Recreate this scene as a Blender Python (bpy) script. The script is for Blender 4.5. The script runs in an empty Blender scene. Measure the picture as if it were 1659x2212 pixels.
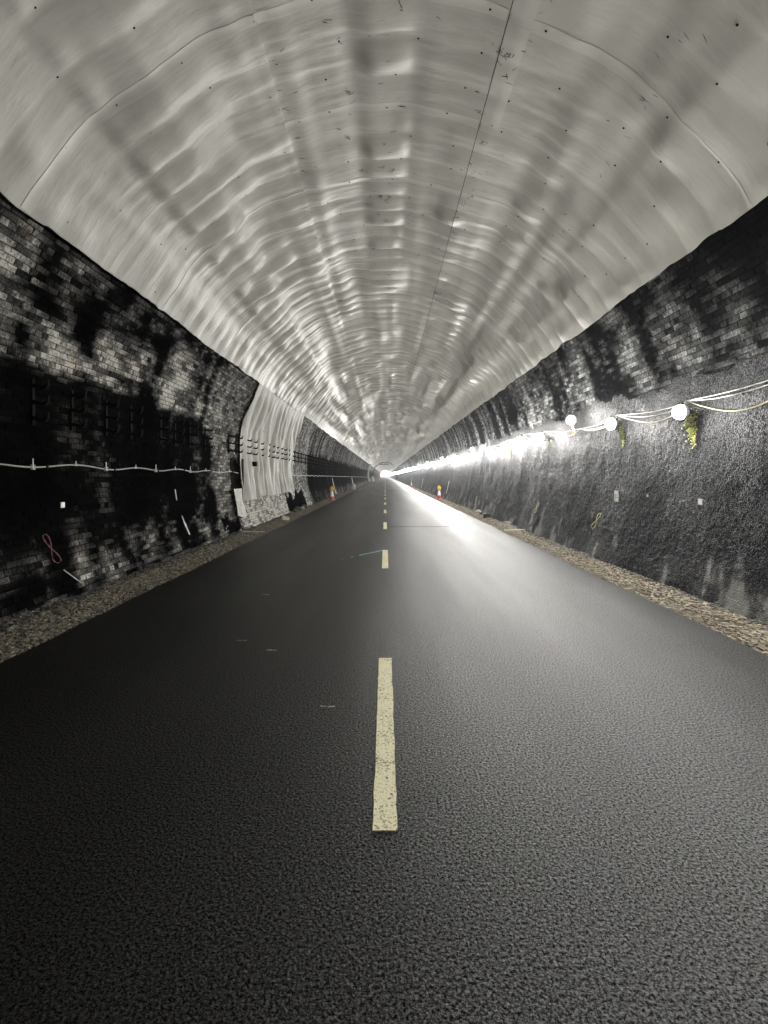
import bpy, math, random
import numpy as np
from mathutils import Matrix, Vector

random.seed(7)
RNG = np.random.default_rng(11)
S = bpy.context.scene
COL = S.collection

# ---------------------------------------------------------------- camera, world, exposure
cam_d = bpy.data.cameras.new('camera')
cam = bpy.data.objects.new('camera', cam_d)
COL.objects.link(cam)
cam.location = (0, 0, 1.5)
cam.rotation_euler = (math.radians(90), 0, 0)
cam_d.sensor_fit = 'VERTICAL'
cam_d.sensor_height = 36.0
cam_d.lens = 36.0 * 1080 / 2212
cam_d.shift_y = -78 / 2212
cam_d.shift_x = -2.5 / 2212
cam_d.clip_start = 0.05
cam_d.clip_end = 2000
S.camera = cam

world = bpy.data.worlds.new('World')
S.world = world
world.use_nodes = True
wn = world.node_tree.nodes
wl = world.node_tree.links
sky = wn.new('ShaderNodeTexSky')
sky.sky_type = 'NISHITA'
sky.sun_disc = False
sky.sun_elevation = math.radians(40)
sky.sun_rotation = math.radians(20)
wl.new(sky.outputs[0], wn['Background'].inputs[0])
wn['Background'].inputs[1].default_value = 0.15

S.view_settings.view_transform = 'Standard'
S.view_settings.look = 'None'
S.view_settings.gamma = 1
S.view_settings.exposure = 2.1
S.view_settings.use_curve_mapping = False
S.cycles.max_bounces = 6
S.cycles.diffuse_bounces = 4
S.cycles.glossy_bounces = 3
S.cycles.caustics_reflective = False
S.cycles.caustics_refractive = False
S.cycles.use_light_tree = True
S.cycles.sample_clamp_indirect = 4.0
LAMP_STRENGTH = 192.0

Y_END = 440.0      # far tunnel mouth
Y_BACK = -26.0     # tunnel goes on behind the camera
R_WALL = 4.16      # brick radius
R_LIN = 4.09       # lining radius
ZC = 2.19          # centre of the arch above the road

# ---------------------------------------------------------------- numeric noise
def _hash(ix, iy, seed):
    n = (ix.astype(np.int64) * 374761393 + iy.astype(np.int64) * 668265263 + seed * 1442695041) & 0xFFFFFFFF
    n = ((n ^ (n >> 13)) * 1274126177) & 0xFFFFFFFF
    n = n ^ (n >> 16)
    return (n & 0xFFFFFF) / float(0xFFFFFF)

def vnoise(x, y, seed=0):
    x = np.asarray(x, dtype=float); y = np.asarray(y, dtype=float)
    x, y = np.broadcast_arrays(x, y)
    ix = np.floor(x); iy = np.floor(y)
    fx = x - ix; fy = y - iy
    fx = fx * fx * fx * (fx * (fx * 6 - 15) + 10); fy = fy * fy * fy * (fy * (fy * 6 - 15) + 10)
    a = _hash(ix, iy, seed); b = _hash(ix + 1, iy, seed)
    c = _hash(ix, iy + 1, seed); d = _hash(ix + 1, iy + 1, seed)
    return (a + (b - a) * fx) * (1 - fy) + (c + (d - c) * fx) * fy   # 0..1

def fbm(x, y, seed=0, octv=4, gain=0.5):
    s = 0; amp = 1; tot = 0
    for i in range(octv):
        s = s + amp * vnoise(np.asarray(x) * 2 ** i + 13.7 * i, np.asarray(y) * 2 ** i + 5.1 * i, seed + i * 17)
        tot += amp; amp *= gain
    return s / tot

def sstep(a, b, x):
    t = np.clip((np.asarray(x, dtype=float) - a) / (b - a), 0, 1)
    return t * t * (3 - 2 * t)

# ---------------------------------------------------------------- object helpers
def tag(o, label=None, cat=None, group=None, kind=None):
    if label: o['label'] = label
    if cat: o['category'] = cat
    if group: o['group'] = group
    if kind: o['kind'] = kind
    return o

def link(name, me, mat=None, parent=None, smooth=False):
    if mat and not me.materials:
        me.materials.append(mat)
    if smooth:
        me.polygons.foreach_set('use_smooth', [True] * len(me.polygons))
    o = bpy.data.objects.new(name, me)
    COL.objects.link(o)
    if parent: o.parent = parent
    return o

def mesh(name, verts, faces):
    me = bpy.data.meshes.new(name)
    me.from_pydata([tuple(v) for v in verts], [], faces)
    me.update()
    return me

def mesh_np(name, V, F):
    """V (n,3), F (m,k) arrays, every face with k corners"""
    V = np.ascontiguousarray(V, dtype=np.float32); F = np.ascontiguousarray(F, dtype=np.int32)
    me = bpy.data.meshes.new(name)
    me.vertices.add(len(V)); me.vertices.foreach_set('co', V.ravel())
    m, k = F.shape
    me.loops.add(m * k); me.loops.foreach_set('vertex_index', F.ravel())
    me.polygons.add(m)
    me.polygons.foreach_set('loop_start', np.arange(0, m * k, k, dtype=np.int32))
    me.polygons.foreach_set('loop_total', np.full(m, k, dtype=np.int32))
    me.update(calc_edges=True)
    me.polygons.foreach_set('use_smooth', [False] * m)
    return me

def face_attr(me, name, vals):
    a = me.attributes.new(name, 'FLOAT', 'FACE')
    a.data.foreach_set('value', np.ascontiguousarray(vals, dtype=np.float32))

def point_attr(me, name, vals):
    a = me.attributes.new(name, 'FLOAT', 'POINT')
    a.data.foreach_set('value', np.ascontiguousarray(vals, dtype=np.float32))

def grid_faces(nu, nv, flip=False):
    i, j = np.meshgrid(np.arange(nu - 1), np.arange(nv - 1), indexing='ij')
    a = (i * nv + j).ravel(); b = a + nv; c = b + 1; d = a + 1
    return np.stack([a, d, c, b] if flip else [a, b, c, d], 1)

def empty(name, loc=(0, 0, 0)):
    o = bpy.data.objects.new(name, None)
    o.empty_display_size = 0.1
    COL.objects.link(o); o.location = loc
    return o

def copy_tree(o):
    c = o.copy(); COL.objects.link(c)
    for ch in o.children:
        d = ch.copy(); COL.objects.link(d); d.parent = c
        for g in ch.children:
            e = g.copy(); COL.objects.link(e); e.parent = d
    return c

def tube(name, pts, r, mat, parent=None, sides=6, closed_ends=True):
    P = np.array(pts, dtype=float)
    n = len(P)
    T = np.gradient(P, axis=0); T /= np.linalg.norm(T, axis=1)[:, None] + 1e-9
    up = np.array([0.13, 0.21, 0.97])
    V = []
    for k in range(n):
        u = np.cross(T[k], up)
        if np.linalg.norm(u) < 1e-3: u = np.cross(T[k], [1, 0, 0])
        u /= np.linalg.norm(u); w = np.cross(T[k], u)
        for s in range(sides):
            a = 2 * math.pi * s / sides
            V.append(P[k] + r * (math.cos(a) * u + math.sin(a) * w))
    F = [(k * sides + s, k * sides + (s + 1) % sides, (k + 1) * sides + (s + 1) % sides, (k + 1) * sides + s)
         for k in range(n - 1) for s in range(sides)]
    if closed_ends:
        F.append(tuple(range(sides))[::-1]); F.append(tuple((n - 1) * sides + s for s in range(sides)))
    return link(name, mesh(name, V, F), mat, parent, smooth=True)

def lathe_geo(profile, seg=16, cx=0, cy=0):
    V = []; F = []
    for (r, z) in profile:
        for s in range(seg):
            a = 2 * math.pi * s / seg
            V.append((cx + r * math.cos(a), cy + r * math.sin(a), z))
    for k in range(len(profile) - 1):
        for s in range(seg):
            F.append((k * seg + s, k * seg + (s + 1) % seg, (k + 1) * seg + (s + 1) % seg, (k + 1) * seg + s))
    F.append(tuple(range(seg))[::-1]); F.append(tuple((len(profile) - 1) * seg + s for s in range(seg)))
    return V, F

def box_geo(x0, x1, y0, y1, z0, z1):
    V = [(x0, y0, z0), (x1, y0, z0), (x1, y1, z0), (x0, y1, z0), (x0, y0, z1), (x1, y0, z1), (x1, y1, z1), (x0, y1, z1)]
    F = [(0, 3, 2, 1), (4, 5, 6, 7), (0, 1, 5, 4), (1, 2, 6, 5), (2, 3, 7, 6), (3, 0, 4, 7)]
    return V, F

def join_geo(gs):
    V = []; F = []
    for v, f in gs:
        o = len(V); V += list(v); F += [tuple(i + o for i in q) for q in f]
    return V, F

# ---------------------------------------------------------------- materials
def new_mat(name):
    m = bpy.data.materials.new(name); m.use_nodes = True
    return m, m.node_tree.nodes, m.node_tree.links, m.node_tree.nodes['Principled BSDF']

def simple(name, col, rough=0.6, spec=0.5, metal=0.0, noise=0.0, nscale=30):
    m, n, l, b = new_mat(name)
    b.inputs['Roughness'].default_value = rough
    b.inputs['Specular IOR Level'].default_value = spec
    b.inputs['Metallic'].default_value = metal
    if noise:
        t = n.new('ShaderNodeTexCoord'); x = n.new('ShaderNodeTexNoise'); x.inputs['Scale'].default_value = nscale
        x.inputs['Detail'].default_value = 4
        l.new(t.outputs['Object'], x.inputs['Vector'])
        r = n.new('ShaderNodeMix'); r.data_type = 'RGBA'
        r.inputs['A'].default_value = (*[c * (1 - noise) for c in col], 1)
        r.inputs['B'].default_value = (*[min(1, c * (1 + noise)) for c in col], 1)
        mr = n.new('ShaderNodeMapRange'); mr.inputs['From Min'].default_value = .3; mr.inputs['From Max'].default_value = .7
        l.new(x.outputs['Fac'], mr.inputs['Value']); l.new(mr.outputs['Result'], r.inputs['Factor'])
        l.new(r.outputs['Result'], b.inputs['Base Color'])
    else:
        b.inputs['Base Color'].default_value = (*col, 1)
    return m

def node_noise(n, l, vec, scale, detail=3, rough=.5, stretch=None):
    if stretch:
        mp = n.new('ShaderNodeMapping'); mp.inputs['Scale'].default_value = stretch
        l.new(vec, mp.inputs['Vector']); vec = mp.outputs['Vector']
    t = n.new('ShaderNodeTexNoise'); t.inputs['Scale'].default_value = scale
    t.inputs['Detail'].default_value = detail; t.inputs['Roughness'].default_value = rough
    l.new(vec, t.inputs['Vector'])
    return t.outputs['Fac']

def node_ramp(n, l, fac, stops):
    r = n.new('ShaderNodeValToRGB')
    while len(r.color_ramp.elements) < len(stops): r.color_ramp.elements.new(0.5)
    for e, (p, c) in zip(r.color_ramp.elements, stops):
        e.position = p; e.color = (*c, 1) if len(c) == 3 else c
    l.new(fac, r.inputs['Fac'])
    return r.outputs['Color']

def node_math(n, l, op, a, b=None):
    m = n.new('ShaderNodeMath'); m.operation = op
    for i, v in enumerate((a, b)):
        if v is None: continue
        if isinstance(v, (int, float)): m.inputs[i].default_value = v
        else: l.new(v, m.inputs[i])
    return m.outputs[0]

def node_mix(n, l, fac, A, B, blend='MIX'):
    r = n.new('ShaderNodeMix'); r.data_type = 'RGBA'; r.blend_type = blend
    for k, v in (('Factor', fac), ('A', A), ('B', B)):
        if isinstance(v, (int, float)): r.inputs[k].default_value = v
        elif isinstance(v, tuple): r.inputs[k].default_value = (*v, 1)
        else: l.new(v, r.inputs[k])
    return r.outputs['Result']

def node_bump(n, l, h, strength, dist, normal=None):
    b = n.new('ShaderNodeBump'); b.inputs['Strength'].default_value = strength; b.inputs['Distance'].default_value = dist
    l.new(h, b.inputs['Height'])
    if normal: l.new(normal, b.inputs['Normal'])
    return b.outputs['Normal']

def masonry_mat(name, source, tint=(1, 1, 1)):
    """old sooty brick: 'tone' (0 black soot .. 1 lime-white) comes from the mesh or from each brick's own object colour"""
    m, n, l, b = new_mat(name)
    geo = n.new('ShaderNodeNewGeometry'); P = geo.outputs['Position']
    if source == 'mesh':
        a = n.new('ShaderNodeAttribute'); a.attribute_name = 'tone'; tone = a.outputs['Fac']
    else:
        a = n.new('ShaderNodeObjectInfo'); sx = n.new('ShaderNodeSeparateColor')
        l.new(a.outputs['Color'], sx.inputs[0]); tone = sx.outputs[0]
    f1 = node_noise(n, l, P, 22, 5, .7)
    f2 = node_noise(n, l, P, 60, 4, .7, (1, 1, .35))
    f = node_math(n, l, 'MULTIPLY', node_math(n, l, 'ADD', f1, f2), 0.5)
    f = node_math(n, l, 'MULTIPLY', node_math(n, l, 'SUBTRACT', f, 0.5), 3.8)
    v = node_math(n, l, 'ADD', tone, node_math(n, l, 'MULTIPLY', f, node_math(n, l, 'ADD', node_math(n, l, 'MULTIPLY', tone, 0.95), 0.02)))
    c = node_ramp(n, l, v, [(0.0, (.0020, .0021, .0024)), (.2, (.0068, .0068, .0066)), (.42, (.038, .036, .033)), (.68, (.175, .167, .148)), (1, (.48, .465, .42))])
    rust = node_noise(n, l, P, 3.1, 3)
    rr = node_ramp(n, l, rust, [(.56, (0, 0, 0)), (.72, (1, 1, 1))])
    c = node_mix(n, l, node_math(n, l, 'MULTIPLY', rr, .45), c, node_mix(n, l, 1.0, c, (1.25, .93, .68), 'MULTIPLY'))
    c = node_mix(n, l, 1.0, c, tint, 'MULTIPLY')
    l.new(c, b.inputs['Base Color'])
    b.inputs['Roughness'].default_value = .70
    sg = n.new('ShaderNodeMapRange'); sg.inputs['From Min'].default_value = .16; sg.inputs['To Min'].default_value = 0.0; sg.inputs['To Max'].default_value = .32; sg.inputs['From Max'].default_value = .6
    l.new(v, sg.inputs['Value']); l.new(sg.outputs['Result'], b.inputs['Specular IOR Level'])
    b.inputs['IOR'].default_value = 1.62
    h = node_math(n, l, 'ADD', f1, node_noise(n, l, P, 110, 3, .6))
    l.new(node_bump(n, l, h, .8, .006), b.inputs['Normal'])
    return m

def render_coat_mat():
    """lumpy black sprayed coat, greasy sheen"""
    m, n, l, b = new_mat('sprayed_coat')
    geo = n.new('ShaderNodeNewGeometry'); P = geo.outputs['Position']
    a = n.new('ShaderNodeAttribute'); a.attribute_name = 'tone'
    f1 = node_noise(n, l, P, 24, 5, .65)
    f2 = node_noise(n, l, P, 60, 5, .8, (1, 1, .7))
    v = node_math(n, l, 'ADD', a.outputs['Fac'], node_math(n, l, 'MULTIPLY', node_math(n, l, 'SUBTRACT', f2, .5), .95))
    c = node_ramp(n, l, v, [(0.0, (.0010, .0012, .0024)), (.28, (.0040, .0044, .0075)), (.55, (.028, .029, .032)), (1, (.21, .21, .195))])
    l.new(c, b.inputs['Base Color'])
    b.inputs['Roughness'].default_value = .5
    sv = node_noise(n, l, P, 48, 4, .8)
    sm_ = n.new('ShaderNodeMapRange'); sm_.inputs['From Min'].default_value = .45; sm_.inputs['From Max'].default_value = .68; sm_.inputs['To Max'].default_value = .4
    l.new(sv, sm_.inputs['Value']); l.new(sm_.outputs['Result'], b.inputs['Specular IOR Level'])
    vor = n.new('ShaderNodeTexVoronoi'); vor.inputs['Scale'].default_value = 60; l.new(P, vor.inputs['Vector'])
    h = node_math(n, l, 'ADD', f1, node_math(n, l, 'MULTIPLY', vor.outputs['Distance'], -.7))
    l.new(node_bump(n, l, h, 1.0, .011), b.inputs['Normal'])
    return m

def sheet_mat():
    """pale plastic sheet with dirt specks and smears"""
    m, n, l, b = new_mat('lining_sheet')
    geo = n.new('ShaderNodeNewGeometry'); P = geo.outputs['Position']
    big = node_noise(n, l, P, 1.3, 4, .6)
    c = node_ramp(n, l, big, [(.3, (.335, .329, .300)), (.7, (.42, .413, .375))])
    oi = n.new('ShaderNodeObjectInfo')
    c = node_mix(n, l, node_math(n, l, 'MULTIPLY', oi.outputs['Random'], .22), c, (.29, .285, .265))
    s1 = node_noise(n, l, P, 11, 6, .75, (1.6, .7, 1))
    msk = node_noise(n, l, P, 1.1, 3, .6)
    mk = node_ramp(n, l, msk, [(.5, (0, 0, 0)), (.68, (1, 1, 1))])
    sp = node_ramp(n, l, s1, [(.64, (0, 0, 0)), (.72, (1, 1, 1))])
    c = node_mix(n, l, node_math(n, l, 'MULTIPLY', node_math(n, l, 'MULTIPLY', sp, mk), .75), c, (.06, .058, .05))
    s2 = node_noise(n, l, P, 3.2, 6, .7)
    sp2 = node_ramp(n, l, s2, [(.52, (0, 0, 0)), (.75, (1, 1, 1))])
    c = node_mix(n, l, node_math(n, l, 'MULTIPLY', sp2, .28), c, (.28, .265, .23))
    l.new(c, b.inputs['Base Color'])
    b.inputs['Roughness'].default_value = .41
    b.inputs['Specular IOR Level'].default_value = .30
    h = node_noise(n, l, P, 7, 3, .5, (.5, 2.2, .5))
    l.new(node_bump(n, l, h, .35, .02), b.inputs['Normal'])
    return m

def asphalt_mat():
    m, n, l, b = new_mat('asphalt')
    geo = n.new('ShaderNodeNewGeometry'); P = geo.outputs['Position']
    v1 = n.new('ShaderNodeTexVoronoi'); v1.inputs['Scale'].default_value = 95; l.new(P, v1.inputs['Vector'])
    f1 = node_noise(n, l, P, 70, 5, .75)
    f2 = node_noise(n, l, P, 260, 3, .7)
    big = node_noise(n, l, P, .9, 4, .55, (1.6, .12, 1))     # faint roller and tyre tracks along the road
    c = node_ramp(n, l, f1, [(.40, (.0004, .0004, .0004)), (.56, (.0018, .0018, .0017)), (.70, (.025, .0245, .023))])
    sp = node_ramp(n, l, f2, [(.60, (0, 0, 0)), (.70, (1, 1, 1))])
    c = node_mix(n, l, node_math(n, l, 'MULTIPLY', sp, .035), c, (.16, .155, .14))
    f3 = node_noise(n, l, P, 62, 3, .8)
    c = node_mix(n, l, 1.0, c, node_ramp(n, l, f3, [(.40, (.35, .35, .35)), (.62, (2.6, 2.6, 2.5))]), 'MULTIPLY')
    c = node_mix(n, l, .5, c, node_mix(n, l, 1.0, c, node_ramp(n, l, big, [(.35, (.45, .45, .45)), (.65, (2.0, 2.0, 1.96))]), 'MULTIPLY'))
    l.new(c, b.inputs['Base Color'])
    ro = n.new('ShaderNodeMapRange'); ro.inputs['From Min'].default_value = .2; ro.inputs['From Max'].default_value = .8
    ro.inputs['To Min'].default_value = .38; ro.inputs['To Max'].default_value = .53
    l.new(big, ro.inputs['Value']); l.new(ro.outputs['Result'], b.inputs['Roughness'])
    gl = node_noise(n, l, P, 85, 4, .95)
    sr = n.new('ShaderNodeMapRange'); sr.inputs['From Min'].default_value = .45; sr.inputs['From Max'].default_value = .66
    sr.inputs['To Min'].default_value = .0; sr.inputs['To Max'].default_value = 1.0
    l.new(gl, sr.inputs['Value']); l.new(sr.outputs['Result'], b.inputs['Specular IOR Level'])
    b.inputs['IOR'].default_value = 1.62
    h = node_math(n, l, 'ADD', node_math(n, l, 'MULTIPLY', v1.outputs['Distance'], -.8), node_math(n, l, 'ADD', node_math(n, l, 'MULTIPLY', f3, 2.2), node_math(n, l, 'ADD', f1, node_math(n, l, 'MULTIPLY', f2, .3))))
    l.new(node_bump(n, l, h, 1.0, .0016), b.inputs['Normal'])
    return m

def paint_mat(name, col, hole=.60, depth=.35):
    m, n, l, b = new_mat(name)
    geo = n.new('ShaderNodeNewGeometry'); P = geo.outputs['Position']
    f = node_noise(n, l, P, 75, 5, .75)
    g = node_noise(n, l, P, 6, 3, .6)
    s = node_math(n, l, 'ADD', f, node_math(n, l, 'MULTIPLY', node_math(n, l, 'SUBTRACT', g, .5), .25))
    k = node_ramp(n, l, s, [(hole, (0, 0, 0)), (hole + .06, (1, 1, 1))])
    c = node_mix(n, l, k, col, tuple(v * .08 for v in col))
    l.new(c, b.inputs['Base Color'])
    b.inputs['Roughness'].default_value = .6
    l.new(node_bump(n, l, f, .7, .006), b.inputs['Normal'])
    return m

def stone_mat(name):
    m, n, l, b = new_mat(name)
    a = n.new('ShaderNodeAttribute'); a.attribute_name = 'tone'
    geo = n.new('ShaderNodeNewGeometry')
    f = node_noise(n, l, geo.outputs['Position'], 60, 4, .6)
    v = node_math(n, l, 'ADD', a.outputs['Fac'], node_math(n, l, 'MULTIPLY', node_math(n, l, 'SUBTRACT', f, .5), .4))
    c = node_ramp(n, l, v, [(0, (.03, .03, .03)), (.3, (.10, .095, .085)), (.55, (.17, .145, .105)), (.8, (.29, .25, .18)), (1, (.44, .40, .32))])
    l.new(c, b.inputs['Base Color']); b.inputs['Roughness'].default_value = .75
    return m

M = {}
M['wall'] = masonry_mat('sooty_masonry', 'mesh')
M['brick'] = masonry_mat('sooty_brick', 'object')
M['wall_cool'] = masonry_mat('sooty_masonry_cool', 'mesh', (.92, .98, 1.06))
M['brick_cool'] = masonry_mat('sooty_brick_cool', 'object', (.92, .98, 1.06))
M['coat'] = render_coat_mat()
M['sheet'] = sheet_mat()
M['drape'] = M['sheet'].copy(); M['drape'].name = 'hanging_sheet'
for nd in M['drape'].node_tree.nodes:
    if nd.type == 'BSDF_PRINCIPLED':
        nd.inputs['Roughness'].default_value = .5; nd.inputs['Specular IOR Level'].default_value = .22
    if nd.type == 'VALTORGB' and nd.color_ramp.elements[0].position < .35:
        nd.color_ramp.elements[0].color = (.27, .264, .24, 1); nd.color_ramp.elements[1].color = (.35, .342, .31, 1)
M['strip'] = simple('sheet_joint_strip', (.41, .405, .37), .42, .5, noise=.06, nscale=3)
M['asphalt'] = asphalt_mat()
M['line'] = paint_mat('pale_yellow_road_paint', (.74, .70, .47), .545)
M['teal'] = paint_mat('teal_spray_paint', (.16, .48, .42), .54)
M['whitespray'] = paint_mat('white_spray_paint', (.6, .62, .6), .50)
M['stone'] = stone_mat('limestone_gravel')
M['earth'] = simple('verge_earth', (.085, .07, .05), .9, .2, noise=.5, nscale=25)
M['joint'] = simple('road_joint_tar', (.008, .008, .008), .7, .3)
M['black_iron'] = simple('sooty_black_iron', (.003, .003, .003), .75, .08, noise=.4)
M['grey_cable'] = simple('grey_cable_jacket', (.36, .36, .34), .35, .5)
M['pale_cable'] = simple('pale_flex', (.45, .44, .38), .4, .5)
M['yellow_cable'] = simple('yellow_flex', (.50, .43, .18), .4, .5)
M['tie'] = simple('white_plastic_tie', (.75, .75, .72), .4)
M['red'] = simple('red_cone_plastic', (.52, .035, .04), .4)
M['sleeve'] = simple('white_reflective_sleeve', (.85, .85, .82), .35)
M['amber'] = simple('amber_lens', (.85, .35, .03), .25)
M['yellow_case'] = simple('yellow_lamp_case', (.80, .58, .03), .4)
M['black_rubber'] = simple('black_rubber', (.02, .02, .02), .7)
M['white_paint'] = simple('dirty_white_paint', (.42, .42, .39), .6, noise=.25, nscale=9)
M['plate'] = simple('white_plate', (.80, .80, .76), .4)
M['ink'] = simple('black_ink', (.01, .01, .01), .6)
M['redspray'] = simple('faded_red_spray', (.10, .022, .024), .7, noise=.6, nscale=25)
M['yellowspray'] = simple('yellow_spray', (.50, .45, .16), .7, noise=.4, nscale=25)
M['algae'] = simple('yellow_green_algae', (.32, .34, .09), .8, .2, noise=.6, nscale=40)
M['niche'] = simple('recess_brick', (.045, .04, .033), .8, .3, noise=.5, nscale=12)
M['wood'] = simple('pale_timber', (.55, .50, .40), .7, noise=.3)
M['lampbody'] = simple('grey_lamp_body', (.45, .45, .44), .5)
mg, n_, l_, b_ = new_mat('lit_lamp_diffuser')
b_.inputs['Base Color'].default_value = (.9, .9, .9, 1)
b_.inputs['Emission Color'].default_value = (1.0, .98, .935, 1)
b_.inputs['Emission Strength'].default_value = LAMP_STRENGTH
M['glow'] = mg

# ---------------------------------------------------------------- wall profile
_h = np.linspace(-0.15, ZC, 120)
_x = R_WALL - .36 * np.clip((ZC - _h) / ZC, 0, None) ** 2.2
_t = np.linspace(0, math.radians(44), 90)[1:]
PX = np.concatenate([_x, R_WALL * np.cos(_t)])
PZ = np.concatenate([_h, ZC + R_WALL * np.sin(_t)])
PS = np.concatenate([[0], np.cumsum(np.hypot(np.diff(PX), np.diff(PZ)))])
_tx = np.gradient(PX, PS); _tz = np.gradient(PZ, PS)
S_TOP = float(np.interp(ZC + R_WALL * math.sin(math.radians(30.5)), PZ, PS))

def undul(y, s, side):
    a = fbm(y / 2.6, s / 2.5, 40 + (side > 0), 3) - .5
    b = fbm(y / .9, s / 1.6, 60 + (side > 0), 2) - .5
    grow = .045 + .05 * sstep(12, 40, y)
    fade = 1 - .75 * sstep(3.3, 4.4, s)
    return (a * grow * 1.6 + b * .022) * fade

def wpos(side, y, s, off=0.0):
    """point on the wall surface: side -1 left / +1 right, y along the tunnel, s arc length up from the foot, off inward"""
    y = np.asarray(y, dtype=float); s = np.asarray(s, dtype=float)
    y, s = np.broadcast_arrays(y, s)
    x = np.interp(s, PS, PX); z = np.interp(s, PS, PZ)
    tx = np.interp(s, PS, _tx); tz = np.interp(s, PS, _tz)
    o = off + undul(y, s, side)
    return np.stack([side * (x - tz * o), y, z + tx * o], -1)

def s_at(h): return float(np.interp(h, PZ, PS))

def wall_tone(side, y, s):
    """0 = soot black ... 1 = lime white, at y along, s up"""
    h = np.interp(s, PS, PZ)
    n1 = fbm(y / .55, s / .4, 101 + side, 5, .7)
    n2 = fbm(y / 2.3, s / 1.1, 131 + side, 3)
    streak = fbm(y / .28, s / 1.9, 151 + side, 3, .6)
    if side < 0:
        edge = 2.72 + .22 * (fbm(y / .8, y * 0, 5, 3) - .5) + .10 * np.round(3 * vnoise(y / .9, y * 0 + .5, 9)) / 3 \
            - 1.1 * sstep(11.2, 12.4, y)
        up = .47 + 2.1 * (n1 - .5) + .9 * (n2 - .5) + 1.2 * (streak - .5)
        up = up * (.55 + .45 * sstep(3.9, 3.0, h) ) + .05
        low = .10 + .40 * (streak - .5) + .35 * (n1 - .5)
        foot = .33 + 1.5 * (n1 - .5) + 1.3 * (streak - .5)
        a = sstep(edge - .04, edge + .04, h)
        f = sstep(.85 + .7 * (streak - .5), .35, h) * .9
        t = low * (1 - a) + up * a
        t = t * (1 - f) + foot * f
        band = sstep(11.7, 12.2, y + .5 * (vnoise(y * 0, s / .4, 3) - .5)) * sstep(27.0, 25.6, y)
        bt = .52 + .4 * (n1 - .5) + .35 * (streak - .5)
        bt = bt + .38 * sstep(1.0, .6, h) * sstep(13.2, 14, y) * sstep(25.5, 24, y)
        t = t * (1 - band) + bt * band
        far = sstep(25.6, 27.0, y)
        redge = 2.75 + .9 * (fbm(y / .5, y * 0, 77, 3, .65) - .5)
        fa = sstep(redge - .05, redge + .05, h)
        ft = (.02 + .45 * (streak - .47)) * (1 - fa) + (.30 + 1.0 * (streak - .5) + .3 * (n1 - .5)) * fa
        ft = ft + .25 * sstep(.8, .3, h) * (streak > .5)
        t = t * (1 - far) + ft * far
        # broken bricks and dripping dark holes at the foot
        hole = ((np.abs(y - 22.2) < 2.2) & (h < .45 + .6 * vnoise(y / .5, y * 0, 21))) | ((np.abs(y - 12.7) < .7) & (h < .55) & (n1 > .5))
        t = np.where(hole, .03, t)
    else:
        up = .33 + 1.2 * (n1 - .5) + 1.6 * (streak - .5) + .6 * (n2 - .5)
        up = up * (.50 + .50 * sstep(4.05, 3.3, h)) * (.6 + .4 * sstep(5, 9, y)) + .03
        t = up
        far = sstep(16, 19, y)
        ft = .22 + 1.2 * (streak - .5) + .35 * (n1 - .5)
        t = t * (1 - far) + ft * far
    return np.clip(t, 0, 1)

def tone_spread(y):    # bricks nearer than this vary one by one
    return 1.0

# niche opening in the left wall
NY0, NY1, NH0, NH1 = 13.35, 14.25, 1.12, 1.95
def in_niche(y, s, pad=0.0):
    h = np.interp(s, PS, PZ)
    c = (NY0 + NY1) / 2; w = (NY1 - NY0) / 2
    top = NH0 + (NH1 - NH0) * np.sqrt(np.clip(1 - ((y - c) / (w + 1e-6)) ** 2 * .8, 0, 1))
    return (np.abs(y - c) < w - pad) & (h > NH0 + pad) & (h < top - pad)

def wall_mesh(side, y0, y1, dy, s0, s1, ds, off=0.0, name='wall', skip=None):
    ys = np.arange(y0, y1 + dy * .5, dy); ss = np.linspace(s0, s1, int((s1 - s0) / ds) + 2)
    Yg, Sg = np.meshgrid(ys, ss, indexing='ij')
    V = wpos(side, Yg, Sg, off if not callable(off) else off(Yg, Sg)).reshape(-1, 3)
    F = grid_faces(len(ys), len(ss), flip=(side < 0))
    yc = Yg.ravel()[F].mean(1); sc = Sg.ravel()[F].mean(1)
    keep = np.ones(len(F), bool)
    if skip is not None: keep = ~skip(yc, sc)
    return V, F[keep], yc[keep], sc[keep], Yg, Sg

def cat_meshes(parts):
    Vs, Fs, T, o = [], [], [], 0
    for V, F, t in parts:
        Vs.append(V); Fs.append(F + o); T.append(t); o += len(V)
    return np.concatenate(Vs), np.concatenate(Fs), np.concatenate(T)

# ---------------------------------------------------------------- ground and road
V, F = box_geo(-60, 60, Y_END + .5, 1400, -.32, -.12)
tag(link('ground', mesh('ground', V, F), simple('outside_ground', (.25, .24, .2), .9, noise=.2, nscale=.3)), kind='structure')
V, F = box_geo(-4.3, 4.3, Y_BACK, Y_END + .5, -.30, -.10)
tag(link('tunnel_floor', mesh('tunnel_floor', V, F), M['earth']), kind='structure')

ROAD_L, ROAD_R = -3.10, 3.20
ys = np.concatenate([np.arange(Y_BACK, 0, 1.0), np.arange(0, 40, .25), np.arange(40, Y_END + 60, 2.0)])
V = []; F = []
for y in ys:
    jl = .012 * math.sin(y * 1.7) + .02 * (float(vnoise(y / .4, 1.0, 4)) - .5); jr = .012 * math.sin(y * 1.3 + 1) + .02 * (float(vnoise(y / .4, 2.0, 5)) - .5)
    V += [(ROAD_L + jl, y, -.10), (ROAD_L + .02 + jl, y, 0), (ROAD_R - .02 + jr, y, 0), (ROAD_R + jr, y, -.10)]
for i in range(len(ys) - 1):
    for k in range(3):
        a = i * 4 + k; F.append((a, a + 1, a + 5, a + 4))
road = tag(link('road', mesh('road', V, F), M['asphalt']), kind='structure')

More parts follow.
